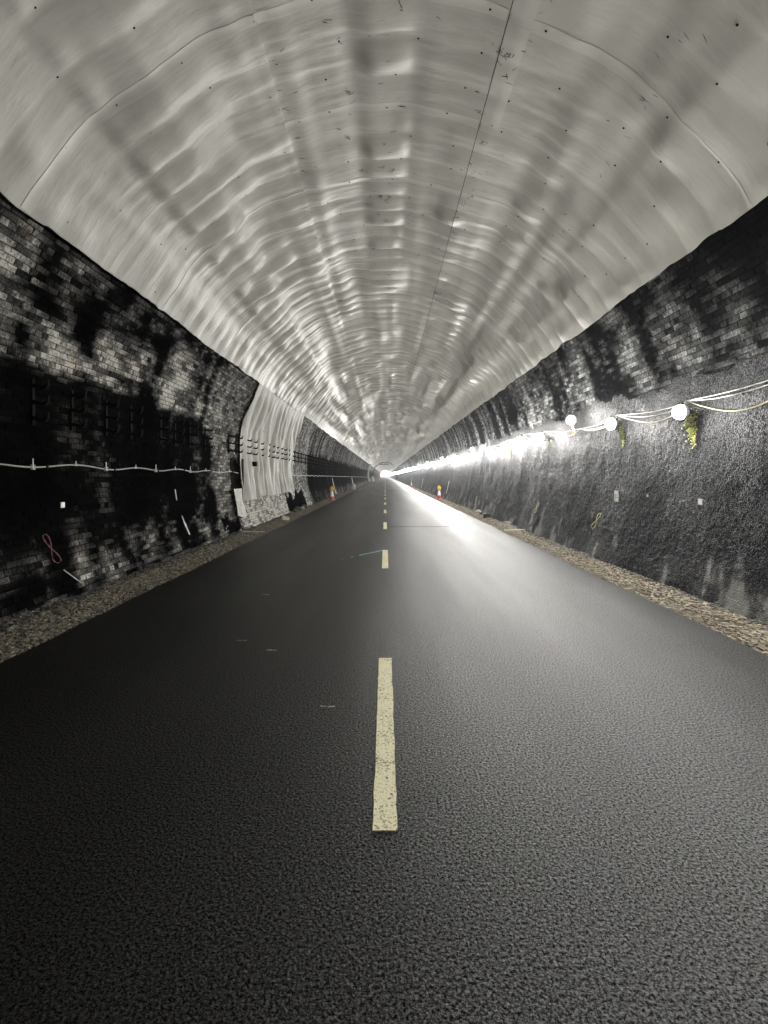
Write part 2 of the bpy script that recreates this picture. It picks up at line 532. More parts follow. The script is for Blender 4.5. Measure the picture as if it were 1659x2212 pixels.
# centre dashes: 2 m marks on a 6 m pitch, ragged thin slabs
def slab(name, x0, x1, y0, y1, z, t, mat, parent, rag=.003, n=24):
    V = []; F = []
    rr = random.Random(3)
    for i in range(n + 1):
        y = y0 + (y1 - y0) * i / n
        a = x0 + rr.uniform(-rag, rag); b = x1 + rr.uniform(-rag, rag)
        V += [(a, y, z), (a, y, z + t), (b, y, z + t), (b, y, z)]
    for i in range(n):
        for k in range(3):
            q = i * 4 + k; F.append((q, q + 1, q + 5, q + 4))
    F.append((0, 3, 2, 1)); F.append((n * 4, n * 4 + 1, n * 4 + 2, n * 4 + 3))
    return link(name, mesh(name, V, F), mat, parent)
d0 = slab('centre_line_mark', -.052, .052, 2.11, 4.11, .0005, .0035, M['line'], road)
for k in range(1, 72):
    c = d0.copy(); COL.objects.link(c); c.parent = road; c.location = (0, 6.0 * k, 0)
slab('road_joint', -.15, 1.9, 14.75, 14.82, .0005, .003, M['joint'], road, .0)
slab('road_joint', -3.0, 3.1, 51.6, 51.85, .0005, .003, M['joint'], road, .0)

def blob_paint(name, pts, w, mat, parent, z=.004, seed=1, label=None):
    rr = random.Random(seed); V = []; F = []
    for i, (x, y) in enumerate(pts):
        ww = w * rr.uniform(.45, 1.2)
        V += [(x, y - ww / 2, z), (x, y + ww / 2, z)]
    for i in range(len(pts) - 1): F.append((2 * i, 2 * i + 2, 2 * i + 3, 2 * i + 1))
    o = link(name, mesh(name, V, F), mat, parent)
    if label: o['label'] = label
    return o
blob_paint('spray_mark', [(-.49 + .43 * i / 22, 9.42 + .62 * i / 22) for i in range(23)], .15, M['teal'], road, label='teal spray paint streak beside a dash')
for k, (a, b) in enumerate(((0, .16), (.3, .4), (.75, .95))):
    blob_paint('spray_mark', [(-.80 + .22 * (a + (b - a) * i / 5), 9.0 + .3 * (a + (b - a) * i / 5)) for i in range(6)], .05, M['whitespray'], road, seed=k)
for (x, y) in ((-1.35, 4.55), (-.42, 3.25), (-1.02, 4.3), (-1.55, 6.3)):
    blob_paint('paint_speck', [(x + .03 * i, y + random.uniform(-.01, .01)) for i in range(4)], .02, M['whitespray'], road, seed=int(y * 10))

# ---------------------------------------------------------------- gravel verges
def verge(side, xa, xb):
    """ground strip heaped towards the wall plus tens of thousands of loose stones"""
    ys = np.concatenate([np.arange(Y_BACK, 3, .5), np.arange(3, 30, .08), np.arange(30, 90, .4), np.arange(90, Y_END + .4, 3)])
    xs = np.linspace(xa - .03, xb, 9)
    Yg, Xg = np.meshgrid(ys, xs, indexing='ij')
    def hgt(x, y):
        u = (x - xa) / (xb - xa)
        return -.045 + .055 * np.sin(np.clip(u, 0, 1) * 2.4) + .05 * (fbm(y / .35, x / .3, 7 + side, 3) - .5) + .05 * sstep(.75, 1.0, u)
    V = np.stack([side * Xg, Yg, hgt(Xg, Yg)], -1).reshape(-1, 3)
    me = mesh_np('gravel_bed', V, grid_faces(len(ys), len(xs), flip=(side > 0)))
    bed = link('gravel_bed', me, M['earth'], smooth=True)
    # stones
    n_near, n_far = 21000, 12000
    y = np.concatenate([2.6 + (15 - 2.6) * RNG.random(n_near) ** 1.25, 15 + 45 * RNG.random(n_far) ** 1.5])
    n = len(y)
    x = xa - .05 + (xb - xa + .05) * RNG.random(n) ** .9
    r = .006 + .018 * RNG.random(n) ** 1.9 * (1 + .8 * sstep(15, 40, y))
    u = (x - xa) / (xb - xa)
    tone = np.where(RNG.random(n) < sstep(.55, .9, u) * .9, RNG.uniform(.12, .42, n), RNG.uniform(.42, .92, n)) - (.22 if side < 0 else .06)
    base = np.array([(-1, -1, -.6), (1, -1, -.7), (1.1, 1, -.6), (-.9, 1, -.6), (-.8, -.7, .6), (.7, -.9, .7), (.8, .8, .55), (-.9, .7, .65)])
    J = base[None] * (1 + RNG.uniform(-.45, .35, (n, 8, 3)))
    J[:, :, 2] *= .62
    ang = RNG.random(n) * 6.283; ca, sa = np.cos(ang), np.sin(ang)
    tl = RNG.uniform(-.6, .6, n)
    X = J[:, :, 0] * 1.25; Yy = J[:, :, 1]; Z = J[:, :, 2] + X * np.sin(tl)[:, None] * .5
    P = np.stack([X * ca[:, None] - Yy * sa[:, None], X * sa[:, None] + Yy * ca[:, None], Z], -1) * r[:, None, None]
    P[:, :, 0] += (side * x)[:, None]; P[:, :, 1] += y[:, None]; P[:, :, 2] += (hgt(x, y) + r * RNG.uniform(.1, .8, n))[:, None]
    Fb = np.array([(0, 3, 2, 1), (4, 5, 6, 7), (0, 1, 5, 4), (1, 2, 6, 5), (2, 3, 7, 6), (3, 0, 4, 7)])
    Fs = (Fb[None] + (np.arange(n) * 8)[:, None, None]).reshape(-1, 4)
    me = mesh_np('gravel', P.reshape(-1, 3), Fs)
    face_attr(me, 'tone', np.repeat(np.clip(tone, 0, 1), 6))
    tag(link('gravel', me, M['stone']), 'strip of tan limestone gravel along the %s edge of the road' % ('right' if side > 0 else 'left'), 'gravel', kind='stuff')
    return tag(bed, kind='structure')
verge(-1, 3.08, 3.92)
verge(1, 3.18, 3.92)

# ---------------------------------------------------------------- brick walls
COURSE = .075; BL = .225
def build_wall(side, label, mw, mb):
    root = None
    def skip(y, s): return in_niche(y, s) if side < 0 else np.zeros(len(y), bool)
    parts = []
    for (a, b, dy, ds) in ((Y_BACK, 4, 1, .3), (4, 12, .12, .1), (12, 16, .05, .05), (16, 60, .12, .1), (60, Y_END, .5, .2)):
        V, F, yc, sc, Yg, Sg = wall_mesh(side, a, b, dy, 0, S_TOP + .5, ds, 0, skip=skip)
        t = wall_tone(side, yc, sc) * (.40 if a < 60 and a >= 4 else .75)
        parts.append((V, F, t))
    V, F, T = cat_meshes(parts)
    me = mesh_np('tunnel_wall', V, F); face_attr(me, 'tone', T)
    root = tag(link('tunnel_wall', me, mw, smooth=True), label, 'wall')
    # bricks
    Y0, Y1 = 3.9, 62.0
    smin = s_at(-.05) if side < 0 else s_at(2.45)
    C = []
    nrow = int((S_TOP + .12 - smin) / COURSE)
    for r in range(nrow):
        s = smin + (r + .5) * COURSE
        header = (r % 4 == 3)
        ln = BL / 2 if header else BL
        y = Y0 + (0 if r % 2 else ln / 2) + RNG.uniform(-.01, .01)
        k = int((Y1 - Y0) / ln)
        yy = y + np.arange(k) * ln
        C.append(np.stack([yy, np.full(k, s), np.full(k, ln)], 1))
    C = np.concatenate(C)
    C = C[C[:, 1] < S_TOP + .12]
    if side < 0: C = C[~in_niche(C[:, 0], C[:, 1], -.04)]
    tone = wall_tone(side, C[:, 0], C[:, 1])
    n = len(C)
    bf = RNG.uniform(.55, 1.38, n)
    tone = np.clip(tone * bf, 0, 1)
    off = RNG.normal(.010, .0035, n)
    off[RNG.random(n) < .02] = -.012
    fallen = RNG.random(n) < .006
    if side < 0:
        hh = np.interp(C[:, 1], PS, PZ)
        fallen |= (np.abs(C[:, 0] - 22.2) < 2.0) & (hh < .45 + .6 * vnoise(C[:, 0] / .5, C[:, 0] * 0, 21)) & (RNG.random(n) < .6)
        fallen |= (np.abs(C[:, 0] - 12.7) < .7) & (hh < .5) & (RNG.random(n) < .35)
    C, tone, off, bf = C[~fallen], tone[~fallen], off[~fallen], bf[~fallen]; n = len(C)
    # the 300 that show largest become single objects
    X = np.interp(C[:, 1], PS, PX); Z = np.interp(C[:, 1], PS, PZ) - 1.5
    u = X / C[:, 0] * 1080; v = Z / C[:, 0] * 1080
    infr = (u < 828) & (v < 1025) & (v > -1180)
    if side < 0: vis = infr & (tone > .12)
    else: vis = infr & (tone > .06)
    area = np.where(vis, C[:, 2] * COURSE * X / C[:, 0] ** 3, 0)
    top = set(np.argsort(-area)[:298].tolist())
    solo = np.array(sorted(top)); rest = np.array([i for i in range(n) if i not in top])
    # joined bricks follow the wall
    c = C[rest]; g = .008; m = len(c)
    hy = (c[:, 2] - g) / 2; hs = np.full(m, (COURSE - g) / 2)
    corners = []
    for (dy, ds, inn) in ((-1, -1, 0), (1, -1, 0), (1, 1, 0), (-1, 1, 0), (-1, -1, 1), (1, -1, 1), (1, 1, 1), (-1, 1, 1)):
        k = .985 if inn else 1.0
        o = (off[rest] + RNG.normal(0, .0012, m)) if inn else np.full(m, -.006)
        corners.append(wpos(side, c[:, 0] + dy * hy * k + RNG.normal(0, .001, m) * inn, c[:, 1] + ds * hs * k * (.95 if inn else 1), o))
    P = np.stack(corners, 1).reshape(-1, 3)
    Fb = np.array([(4, 5, 6, 7), (0, 1, 5, 4), (1, 2, 6, 5), (2, 3, 7, 6), (3, 0, 4, 7)])
    if side > 0: Fb = Fb[:, ::-1]
    Fs = (Fb[None] + (np.arange(m) * 8)[:, None, None]).reshape(-1, 4)
    if side < 0: pass
    me = mesh_np('brick', P, Fs)
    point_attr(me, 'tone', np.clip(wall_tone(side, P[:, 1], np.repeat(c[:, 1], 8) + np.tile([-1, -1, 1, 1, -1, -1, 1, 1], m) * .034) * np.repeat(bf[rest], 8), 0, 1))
    tag(link('brick', me, mw, root), kind='stuff')
    # single bricks: shared meshes with chipped edges
    protos = {}
    for ln in (BL, BL / 2):
        for q in range(5):
            rr = random.Random(q * 7 + int(ln * 1000))
            hx, hz = (ln - g) / 2, (COURSE - g) / 2
            V = []
            for (a, b, d, kk) in ((-1, -1, -.018, 1), (1, -1, -.018, 1), (1, 1, -.018, 1), (-1, 1, -.018, 1),
                                  (-1, -1, -.004, 1), (1, -1, -.004, 1), (1, 1, -.004, 1), (-1, 1, -.004, 1),
                                  (-1, -1, 0, 0), (1, -1, 0, 0), (1, 1, 0, 0), (-1, 1, 0, 0)):
                if kk: V.append((a * hx, b * hz, d))
                else: V.append((a * (hx - rr.uniform(.003, .010)), b * (hz - rr.uniform(.003, .009)), d + rr.uniform(-.001, .001)))
            F = [(8, 9, 10, 11)]
            for k in (0, 4):
                for e in range(4):
                    F.append((k + e, k + (e + 1) % 4, k + 4 + (e + 1) % 4, k + 4 + e))
            me = mesh('brick', V, F); me.materials.append(mw)
            protos[(ln, q)] = me
    for i in solo:
        y, s, ln = C[i]
        p = wpos(side, y, s, off[i]); pu = wpos(side, y, s + .02, off[i]); py = wpos(side, y + .02, s, off[i])
        U = Vector(pu - p).normalized(); T = Vector(py - p).normalized() * (1 if side < 0 else -1)
        N = T.cross(U)
        U = N.cross(T)
        if N.x * side > 0:
            T = -T; N = T.cross(U)
        mt = Matrix((( T.x, U.x, N.x, p[0]), (T.y, U.y, N.y, p[1]), (T.z, U.z, N.z, p[2]), (0, 0, 0, 1)))
        me = protos[(BL if abs(ln - BL) < .01 else BL / 2, int(i) % 5)].copy()
        W = np.array([mt @ v.co for v in me.vertices])
        ss = s + np.array([v.co.y for v in me.vertices])
        point_attr(me, 'tone', np.clip(wall_tone(side, W[:, 1], ss) * bf[i], 0, 1))
        o = bpy.data.objects.new('brick', me)
        COL.objects.link(o); o.parent = root; o.matrix_world = mt
    return root
wall_left = build_wall(-1, 'sooty brick side wall on the left with black iron cable hooks', M['wall'], M['brick'])
wall_right = build_wall(1, 'dark brick side wall on the right carrying the string of lit lamps', M['wall_cool'], M['brick_cool'])

# black sprayed coat over the lower right wall
def coat_part(y0, y1, dy, ds, amp):
    stop = S_TOP * .62
    def off(Y, Sg):
        a = fbm(Y / .042, Sg / .046, 201, 2, .6) - .5
        b = fbm(Y / .5, Sg / .5, 231, 3) - .5
        course = np.sin(Sg / .30 * 6.283 + 2 * vnoise(Y / 2, Sg * 0, 5)) * .0
        return .026 + a * amp + b * .03 + course
    def skip(yc, sc):
        h = np.interp(sc, PS, PZ)
        return h > 2.86 + .45 * (fbm(yc / .9, yc * 0 + .3, 88, 3, .6) - .5) + .12 * (vnoise(yc / .12, sc / .1, 3) - .5)
    V, F, yc, sc, Yg, Sg = wall_mesh(1, y0, y1, dy, 0.05, s_at(3.15), ds, off, skip=skip)
    h = np.interp(sc, PS, PZ)
    n1 = fbm(yc / .4, sc / .3, 301, 4, .6); st = fbm(yc / .22, sc / 1.5, 311, 3, .6)
    # the drips lean a little along the wall, as in the tunnel
    st2 = fbm((yc - sc * .25) / .22, sc / 1.2, 321, 3, .6)
    t = .07 + .25 * (n1 - .5) + .35 * (st - .5)
    f = sstep(.75 + .6 * (st2 - .5), .2, h)
    t = t * (1 - f) + (.40 + .8 * (st2 - .5) + 1.3 * (n1 - .5)) * f
    t = t + sstep(.55, .75, st2) * .28 * sstep(1.3, .5, h) * sstep(.40, .62, n1)
    far = sstep(16, 20, yc)
    t = t + far * (.10 + .9 * (st - .5))
    t = t + .40 * np.exp(-((yc - 19.6) / .55) ** 2) * (h > .6)
    return V, F, np.clip(t, 0, 1)
V, F, T = cat_meshes([coat_part(Y_BACK, 4.4, .5, .2, .01), coat_part(4.4, 11, .020, .020, .011), coat_part(11, 26, .05, .04, .014), coat_part(26, 90, .15, .1, .03), coat_part(90, Y_END, 1, .3, .02)])
me = mesh_np('sprayed_coat', V, F); face_attr(me, 'tone', T)
link('sprayed_coat', me, M['coat'], wall_right, smooth=True)

# recess (refuge) in the left wall, board below it
def niche():
    s0, s1 = s_at(NH0 - .03), s_at(NH1 + .03)
    p0 = wpos(-1, NY0, s0, 0); x = float(p0[0]) - .0
    V, F = box_geo(x - .55, x + .04, NY0 - .03, NY1 + .03, NH0 - .03, NH1 + .03)
    F = [f for f in F if f != (1, 2, 6, 5)]
    F = [f[::-1] for f in F]
    link('refuge_recess', mesh('refuge_recess', V, F), M['niche'], wall_left)
niche()

# the brick arch above, hidden behind the lining
th = np.linspace(-math.radians(62), math.radians(62), 60)
ys = np.array([Y_BACK, Y_END])
Yg, Tg = np.meshgrid(ys, th, indexing='ij')
V = np.stack([(R_WALL + .03) * np.sin(Tg), Yg, ZC + (R_WALL + .03) * np.cos(Tg)], -1).reshape(-1, 3)
tag(link('tunnel_vault', mesh_np('tunnel_vault', V, grid_faces(2, 60)), M['niche'], smooth=True), kind='structure')
# added unseen cap behind the viewer, blocks sky light from the open end
V, F = box_geo(-4.4, 4.4, Y_BACK - .3, Y_BACK, -.3, 6.6)
tag(link('rear_light_blocker', mesh('rear_light_blocker', V, F), M['niche']), 'unseen added cap behind the viewer keeping sky light out of the tunnel', 'wall')
# portal ring at the far mouth
V = []; F = []
N = 40
for k in range(N + 1):
    a = math.radians(-62 + 124 * k / N)
    for (r, y) in ((R_WALL, Y_END), (R_WALL + 1.2, Y_END), (R_WALL + 1.2, Y_END + .8), (R_WALL, Y_END + .8)):
        V.append((r * math.sin(a), y, ZC + r * math.cos(a)))
for k in range(N):
    for e in range(4):
        F.append((k * 4 + e, k * 4 + (e + 1) % 4, k * 4 + 4 + (e + 1) % 4, k * 4 + 4 + e))
tag(link('tunnel_portal', mesh('tunnel_portal', V, F), M['white_paint']), 'tiny bright tunnel mouth at the far end of the road', 'tunnel mouth')

# ---------------------------------------------------------------- white sheet lining
RING = 1.52; RING0 = 4.95 - 3 * RING
A_SEAM_L, A_SEAM_R = math.radians(-18.6), math.radians(17.6)
A_END = math.radians(61.2)
def lining_disp(y, th):
    """inward offset of the sheet (m): sag between fixings, creases round the arch, long soft folds along the tunnel"""
    a = th * R_LIN
    fine = 1.0
    warp = .10 * (fbm(y / 1.1, a / 1.3, 11, 2) - .5)
    ph = (y - RING0 + warp * .5) / (RING / 3)
    row = np.floor(ph)
    bands = .35 + 1.5 * sstep(.3, .7, vnoise(y / 8.0, a / .58, 402))
    env = (.10 + 1.7 * vnoise(row * 17 + y * 0, a / .55, 401)) * bands
    sag = (np.abs(np.sin(math.pi * ph)) ** .75) * .040 * env
    longf = (fbm(y / 8.0, a / .66, 411, 2, .45) - .5) * .13 + (vnoise(y / 1.5, a / .8, 413) - .5) * .095
    long2 = (fbm(y / 5.5, (a + .15) / .36, 421, 2, .5) - .5) * .055
    cre = (fbm((y + .22 * np.abs(a) * .12 + warp) / .15, a / 1.1, 431, 2, .45) - .5)
    cenv = sstep(.42, .72, fbm(y / .8, a / .7, 441, 2))
    cenv = cenv * .9 + .35
    # creases bunch beside the left-hand lengthwise seam and near the lower edges
    dl = a - A_SEAM_L * R_LIN
    bun = np.exp(-np.clip(-dl, 0, None) / .55) * (dl < 0) + .7 * sstep(1.3, .1, R_LIN * A_END - np.abs(a)) * (a < 0)
    pin = (np.abs(((y - RING0) / .253) % 1 - .5) * 2) ** 1.0
    pinch = pin * bun * .018 * (.5 + vnoise(y / .253, a * 0, 77))
    d = sag + longf + long2 + cre * .034 * cenv + pinch
    side = 1 - .60 * sstep(.70, 1.0, np.abs(th) / A_END)
    return d * side + .012
def lin_pos(y, th, extra=0.0):
    r = R_LIN - (lining_disp(y, th) + extra)
    return np.stack([r * np.sin(th), y + th * 0, ZC + r * np.cos(th)], -1)

lining = tag(empty('tunnel_lining', (0, 0, 0)), 'wrinkled white plastic sheet lining covering the whole tunnel roof', 'lining')
GAP = .006 / R_LIN
sections = [(-A_END, A_SEAM_L + .003, .010), (A_SEAM_L - .006, A_SEAM_R - .0009, .0), (A_SEAM_R + .0011, A_END, 0.0)]
def edge_wobble(y, k):
    w = .018 * (fbm(y / .5, y * 0, 900 + k, 3) - .5)
    return w + .010 * np.floor(vnoise(y / RING, y * 0, 905 + k) * 3) / 3
def with_edges(V, B, F, loops):
    """close a sheet's rim with its own vertices, so the face shading stays clean"""
    Vs = [V]; Fs = [F]; o = len(V)
    for e in loops:
        k = len(e); Vs += [V[e], B[e]]; i = np.arange(k - 1)
        Fs.append(np.stack([o + i, o + i + 1, o + k + i + 1, o + k + i], 1)); o += 2 * k
    return np.concatenate(Fs), np.concatenate(Vs)
def sheet_piece(y0, y1, dy, a0, a1, da, extra, k, thick=True):
    ny = max(2, int(round((y1 - y0) / dy)) + 1); na = max(3, int((a1 - a0) * R_LIN / da) + 2)
    ys = np.linspace(y0, y1, ny); tt = np.linspace(0, 1, na)
    Yg, Tg = np.meshgrid(ys, tt, indexing='ij')
    lo = a0 - (edge_wobble(Yg, 0) if k == 0 else 0); hi = a1 + (edge_wobble(Yg, 1) if k == 2 else 0)
    Th = lo + (hi - lo) * Tg
    V = lin_pos(Yg, Th, extra).reshape(-1, 3)
    F = grid_faces(ny, na)
    if thick:   # returned edges so the sheet has a visible thickness
        B = lin_pos(Yg, Th, extra - (.009 if k == 0 else .0022)).reshape(-1, 3)
        n = len(V); idx = np.arange(n).reshape(ny, na)
        F, V = with_edges(V, B, F, [idx[:, 0], idx[::-1, -1], idx[0, ::-1], idx[-1, :]])
    return V, F
y = RING0
NEAR_RINGS = 30
rings = [(RING0 + i * RING, RING0 + (i + 1) * RING) for i in range(NEAR_RINGS)]
for i, (ya, yb) in enumerate(rings):
    dy = .036 if yb < 16 else .05
    da = .055 if yb < 20 else .075
    for k, (a0, a1, ex) in enumerate(sections):
        V, F = sheet_piece(ya, yb, dy, a0, a1, da, ex + .003 * (i % 2), k)
        o = link('lining_sheet', mesh_np('lining_sheet', V, F), M['sheet'], lining, smooth=True)
    # flat joint strip lapped over the meeting edges
    w = .125 if yb < 8.5 else .10
    for k, (a0, a1, ex) in enumerate(sections):
        V, F = sheet_piece(yb - w / 2, yb + w / 2, .03, a0 + .004, a1 - .004, .07, ex + .0045, k)
        link('joint_strip', mesh_np('joint_strip', V, F), M['strip'], lining, smooth=True)
# second wider strip beside the dark right-hand seam, nearest rings only
for (ya, yb) in rings[:4]:
    V, F = sheet_piece(ya + .05, yb - .05, .05, A_SEAM_R + .0015, A_SEAM_R + .062, .05, .0065, 1)
    link('joint_strip', mesh_np('joint_strip', V, F), M['strip'], lining, smooth=True)
def far_lining(y0, y1, dy, da):
    out = []
    for k, (a0, a1, ex) in enumerate(sections):
        V, F = sheet_piece(y0, y1, dy, a0, a1, da, (.008, .0, .0)[k], k, thick=True); out.append((V, F, np.zeros(1)))
    return out
yf = rings[-1][1]
V, F, _ = cat_meshes(far_lining(Y_BACK, RING0, .2, .12) + far_lining(yf, 95, .085, .12) + far_lining(95, 190, .22, .2) + far_lining(190, Y_END, .8, .3))
tag(link('lining_sheet', mesh_np('lining_sheet', V, F), M['sheet'], lining, smooth=True), kind='stuff')

# fixings: washers with a dark rim on every row
V = []; F = []; cap = lathe_geo([(.011, -.002), (.011, .002), (.005, .006)], 8)
rowi = 0
yrow = RING0
while yrow < 46:
    jit = [0.0]
    A = -A_END + .05 + (.11 if rowi % 2 else 0)
    while A < A_END - .03:
        aa = A + random.uniform(-.02, .02); yy = yrow + random.uniform(-.04, .04)
        if yy > 2.2 and random.random() < .9:
            p = lin_pos(np.array(yy), np.array(aa), .009)
            N = Vector((-math.sin(aa), 0, -math.cos(aa)))
            q = N.to_track_quat('Z', 'Y').to_matrix()
            o = len(V)
            for v in cap[0]: V.append(tuple(Vector(p) + q @ Vector(v)))
            F += [tuple(i + o for i in f) for f in cap[1]]
        A += random.uniform(.155, .215)
    yrow += RING / 3; rowi += 1
tag(link('sheet_fixing', mesh('sheet_fixing', V, F), M['black_iron'], lining), kind='stuff')
# scuffs where the sheet was handled, along the crown and the seams
V = []; F = []
def scuff(yy, aa, ln, w, ang):
    c, s = math.cos(ang), math.sin(ang); k = 5; o = len(V)
    for i in range(k + 1):
        u = (i / k - .5) * ln; ww = w * random.uniform(.3, 1) * (1 - abs(2 * i / k - 1) ** 2 * .8)
        for e in (-1, 1):
            y2 = yy + u * s + e * ww * c; a2 = aa + (u * c - e * ww * s) / R_LIN
            V.append(tuple(lin_pos(np.array(y2), np.array(a2), .0095)))
    for i in range(k): F.append((o + 2 * i, o + 2 * i + 1, o + 2 * i + 3, o + 2 * i + 2))
for k in range(260):
    yy = 4.2 + 12 * random.random() ** 1.6
    cen = random.choice([-.33, -.30, .31, -.04, .0, .05, -.12, .36, .7])
    scuff(yy, cen + random.gauss(0, .03 if abs(cen) > .25 else .06), random.uniform(.03, .12), random.uniform(.003, .010), random.gauss(.1, .5))
for cl in range(46):
    yy = 4.4 + 9 * random.random(); cen = random.choice([-.325, .315, -.1, .02, .33])
    cy, ca = yy, cen + random.gauss(0, .02)
    for k in range(9):
        scuff(cy + random.gauss(0, .03), ca + random.gauss(0, .008), random.uniform(.015, .07), random.uniform(.003, .010), random.random() * 3)
tag(link('scuff_mark', mesh('scuff_mark', V, F), simple('grime_scuff', (.07, .066, .058), .7, noise=.5, nscale=80), lining), kind='stuff')

# ---------------------------------------------------------------- side drape on the left wall
def drape_off(y, s):
    h = np.interp(s, PS, PZ)
    wy = y + .08 * np.sin(h * 2.1) + .55 * fbm(y / .9 + 3, h / 1.4, 59, 2)
    f = np.abs(np.sin(math.pi * wy / .60)) ** .8 * .10
    f = f * (.1 + 1.5 * vnoise(y / .5, h / .9, 55))
    f = f + .09 * (fbm(y / .4 + h * .35, h / 1.1, 58, 3) - .5)
    return f * sstep(4.3, 3.6, h) + .045
def drape_piece(y0, y1, h0, h1, ex, rag):
    ys = np.arange(y0, y1 + .01, .035); tt = np.linspace(0, 1, 34)
    Yg, Tg = np.meshgrid(ys, tt, indexing='ij')
    Hlo = h0 + rag * (vnoise(Yg / .45, Yg * 0, 61) - .5) + .0 * Yg
    Hh = Hlo + (h1 - Hlo) * Tg
    ysh = Yg + .35 * sstep(2.6, 4.2, Hh) * 1.0     # the sheet leans away towards the top
    Sg = np.interp(Hh, PZ, PS)
    V = wpos(-1, ysh, Sg, drape_off(ysh, Sg) + ex).reshape(-1, 3)
    F = grid_faces(len(ys), 34, flip=True)
    B = wpos(-1, ysh, Sg, drape_off(ysh, Sg) + ex - .007).reshape(-1, 3)
    n = len(V); idx = np.arange(n).reshape(len(ys), 34)
    F, V = with_edges(V, B, F, [idx[:, 0], idx[:, -1], idx[0, :], idx[-1, :]])
    return V, F
drape = tag(empty('wall_sheet', (-4.0, 14.0, 0)), 'hanging white wrinkled plastic sheet covering part of the left brick wall', 'plastic sheet')
bounds = [14.0, 15.6, 17.2, 18.8, 20.3, 21.9]
for i in range(5):
    V, F = drape_piece(bounds[i], bounds[i + 1] + .02, .80 + .03 * (i % 2), 3.12, .002 * (i % 2), .06)
    o = link('hanging_panel', mesh_np('hanging_panel', V - np.array([-4.0, 14.0, 0]), F), M['drape'], drape, smooth=True)
    V, F = drape_piece(bounds[i] + .0, bounds[i + 1] + .02, 2.95 + .05 * (i % 3), 4.20, .016 + .002 * (i % 2), .10)
    o = link('upper_panel', mesh_np('upper_panel', V - np.array([-4.0, 14.0, 0]), F), M['drape'], drape, smooth=True)
V, F = drape_piece(13.1, 13.98, .38, NH0 + .02, -.02, .12)
tag(link('refuge_board', mesh_np('refuge_board', V, F), M['white_paint'], smooth=True), 'pale crumpled board under the dark wall recess on the left', 'board')
# dark hose down the wall in front of the bricks
pts = [tuple(wpos(-1, 13.2 + .12 * math.sin(k * .5) + .02 * k, s_at(.9 - .9 * k / 12), .03)) for k in range(13)]
tag(tube('hose', pts, .018, M['black_rubber']), 'thin black hose running down the pale bricks below the recess', 'hose')
V, F = box_geo(-.05, .10, -.075, .075, -.07, .07)
o = link('junction_box', mesh('junction_box', V, F), M['black_iron']); o.location = tuple(wpos(-1, 15.35, s_at(1.86), .12))
tag(o, 'small black box fixed on the hanging white sheet', 'box')

# ---------------------------------------------------------------- iron cable brackets on the left wall
def bracket():
    t = empty('cable_bracket')
    V, F = box_geo(-.010, .018, -.022, .022, -.27, .27)
    link('upright_bar', mesh('upright_bar', V, F), M['black_iron'], t)
    # a swan-necked hook reaching out from the wall, upturned tip
    prof = [(0.0, 0.0), (.06, -.006), (.11, -.022), (.15, -.016), (.172, .018), (.178, .060)]
    wid = [.022, .019, .018, .022, .020, .015]
    V = []; F = []
    for (x, z), w in zip(prof, wid):
        V += [(x, -w, z - w), (x, w, z - w), (x, w, z + w), (x, -w, z + w)]
    for k in range(len(prof) - 1):
        for e in range(4): F.append((k * 4 + e, k * 4 + (e + 1) % 4, k * 4 + 4 + (e + 1) % 4, k * 4 + 4 + e))
    F.append((0, 3, 2, 1)); F.append(tuple(len(V) - 4 + e for e in range(4)))
    me = mesh('hook', V, F)
    for z in (-.19, 0.0, .19):
        h = link('hook', me, M['black_iron'], t); h.location = (.018, 0, z)
    return t
br = bracket()
BY = [5.9 + .76 * k for k in range(12)]
BY = [5.88, 6.6, 7.4, 8.12, 9.2, 9.85, 10.6, 11.5, 13.2, 13.85, 14.8, 15.5, 16.3, 17.1, 17.9, 18.5, 19.3, 20.1, 20.7, 21.7, 22.7, 23.7, 24.6, 25.9]
while BY[-1] < 40: BY.append(BY[-1] + .95)
ordn = ['first', 'second', 'third', 'fourth', 'fifth', 'sixth', 'seventh', 'eighth', 'ninth', 'tenth', 'eleventh', 'twelfth']
for i, y in enumerate(BY):
    o = br if i == 0 else copy_tree(br)
    onsheet = 14.0 < y < 22.0
    o.location = tuple(wpos(-1, y, s_at(2.37), .015 if onsheet else .02))
    if i == 0: lab = 'black iron three-hook bracket nearest the left edge, on the sooty wall'
    elif i < 8: lab = '%s black three-hook bracket counted from the left edge of the sooty wall' % ordn[i]
    elif i < 10: lab = '%s black three-hook bracket on the pale bricks just before the hanging sheet' % ordn[i - 8]
    elif onsheet:
        j = i - 10
        lab = '%s black three-hook bracket counted along the hanging white sheet' % ordn[j]
    else: lab = 'distant black three-hook bracket on the left wall beyond the hanging sheet'
    tag(o, lab, 'bracket', 'iron cable brackets along the left wall')

# grey cable clipped along the left wall
CH = 1.62
def cable_h(y):
    u = ((y - 6.6) / 1.6) % 1
    return 1.625 + .022 * math.cos(2 * math.pi * (y - 5.0) / 1.64) - .0035 * (y - 5) + .018 * (float(vnoise(y / 1.3, .5, 71)) - .5)
def left_cable(y0, y1, dy, r, mat, label, hs=0):
    pts = [tuple(wpos(-1, y, s_at(cable_h(y) + hs), .045)) for y in np.arange(y0, y1, dy)]
    return tag(tube('wall_cable', pts, r, mat, sides=6), label, 'cable')
left_cable(Y_BACK + 1, 13.95, .10, .0105, M['grey_cable'], 'thick pale grey cable clipped along the black left wall')
left_cable(22.0, 120, .25, .014, M['grey_cable'], 'thin wavy pale cable on the left wall beyond the hanging sheet', -.04)
clipV, clipF = join_geo([box_geo(-.005, .005, -.0045, .0045, -.02, .10), box_geo(-.02, .02, -.012, .012, -.028, -.018), box_geo(-.02, .02, -.012, .012, .018, .026)])
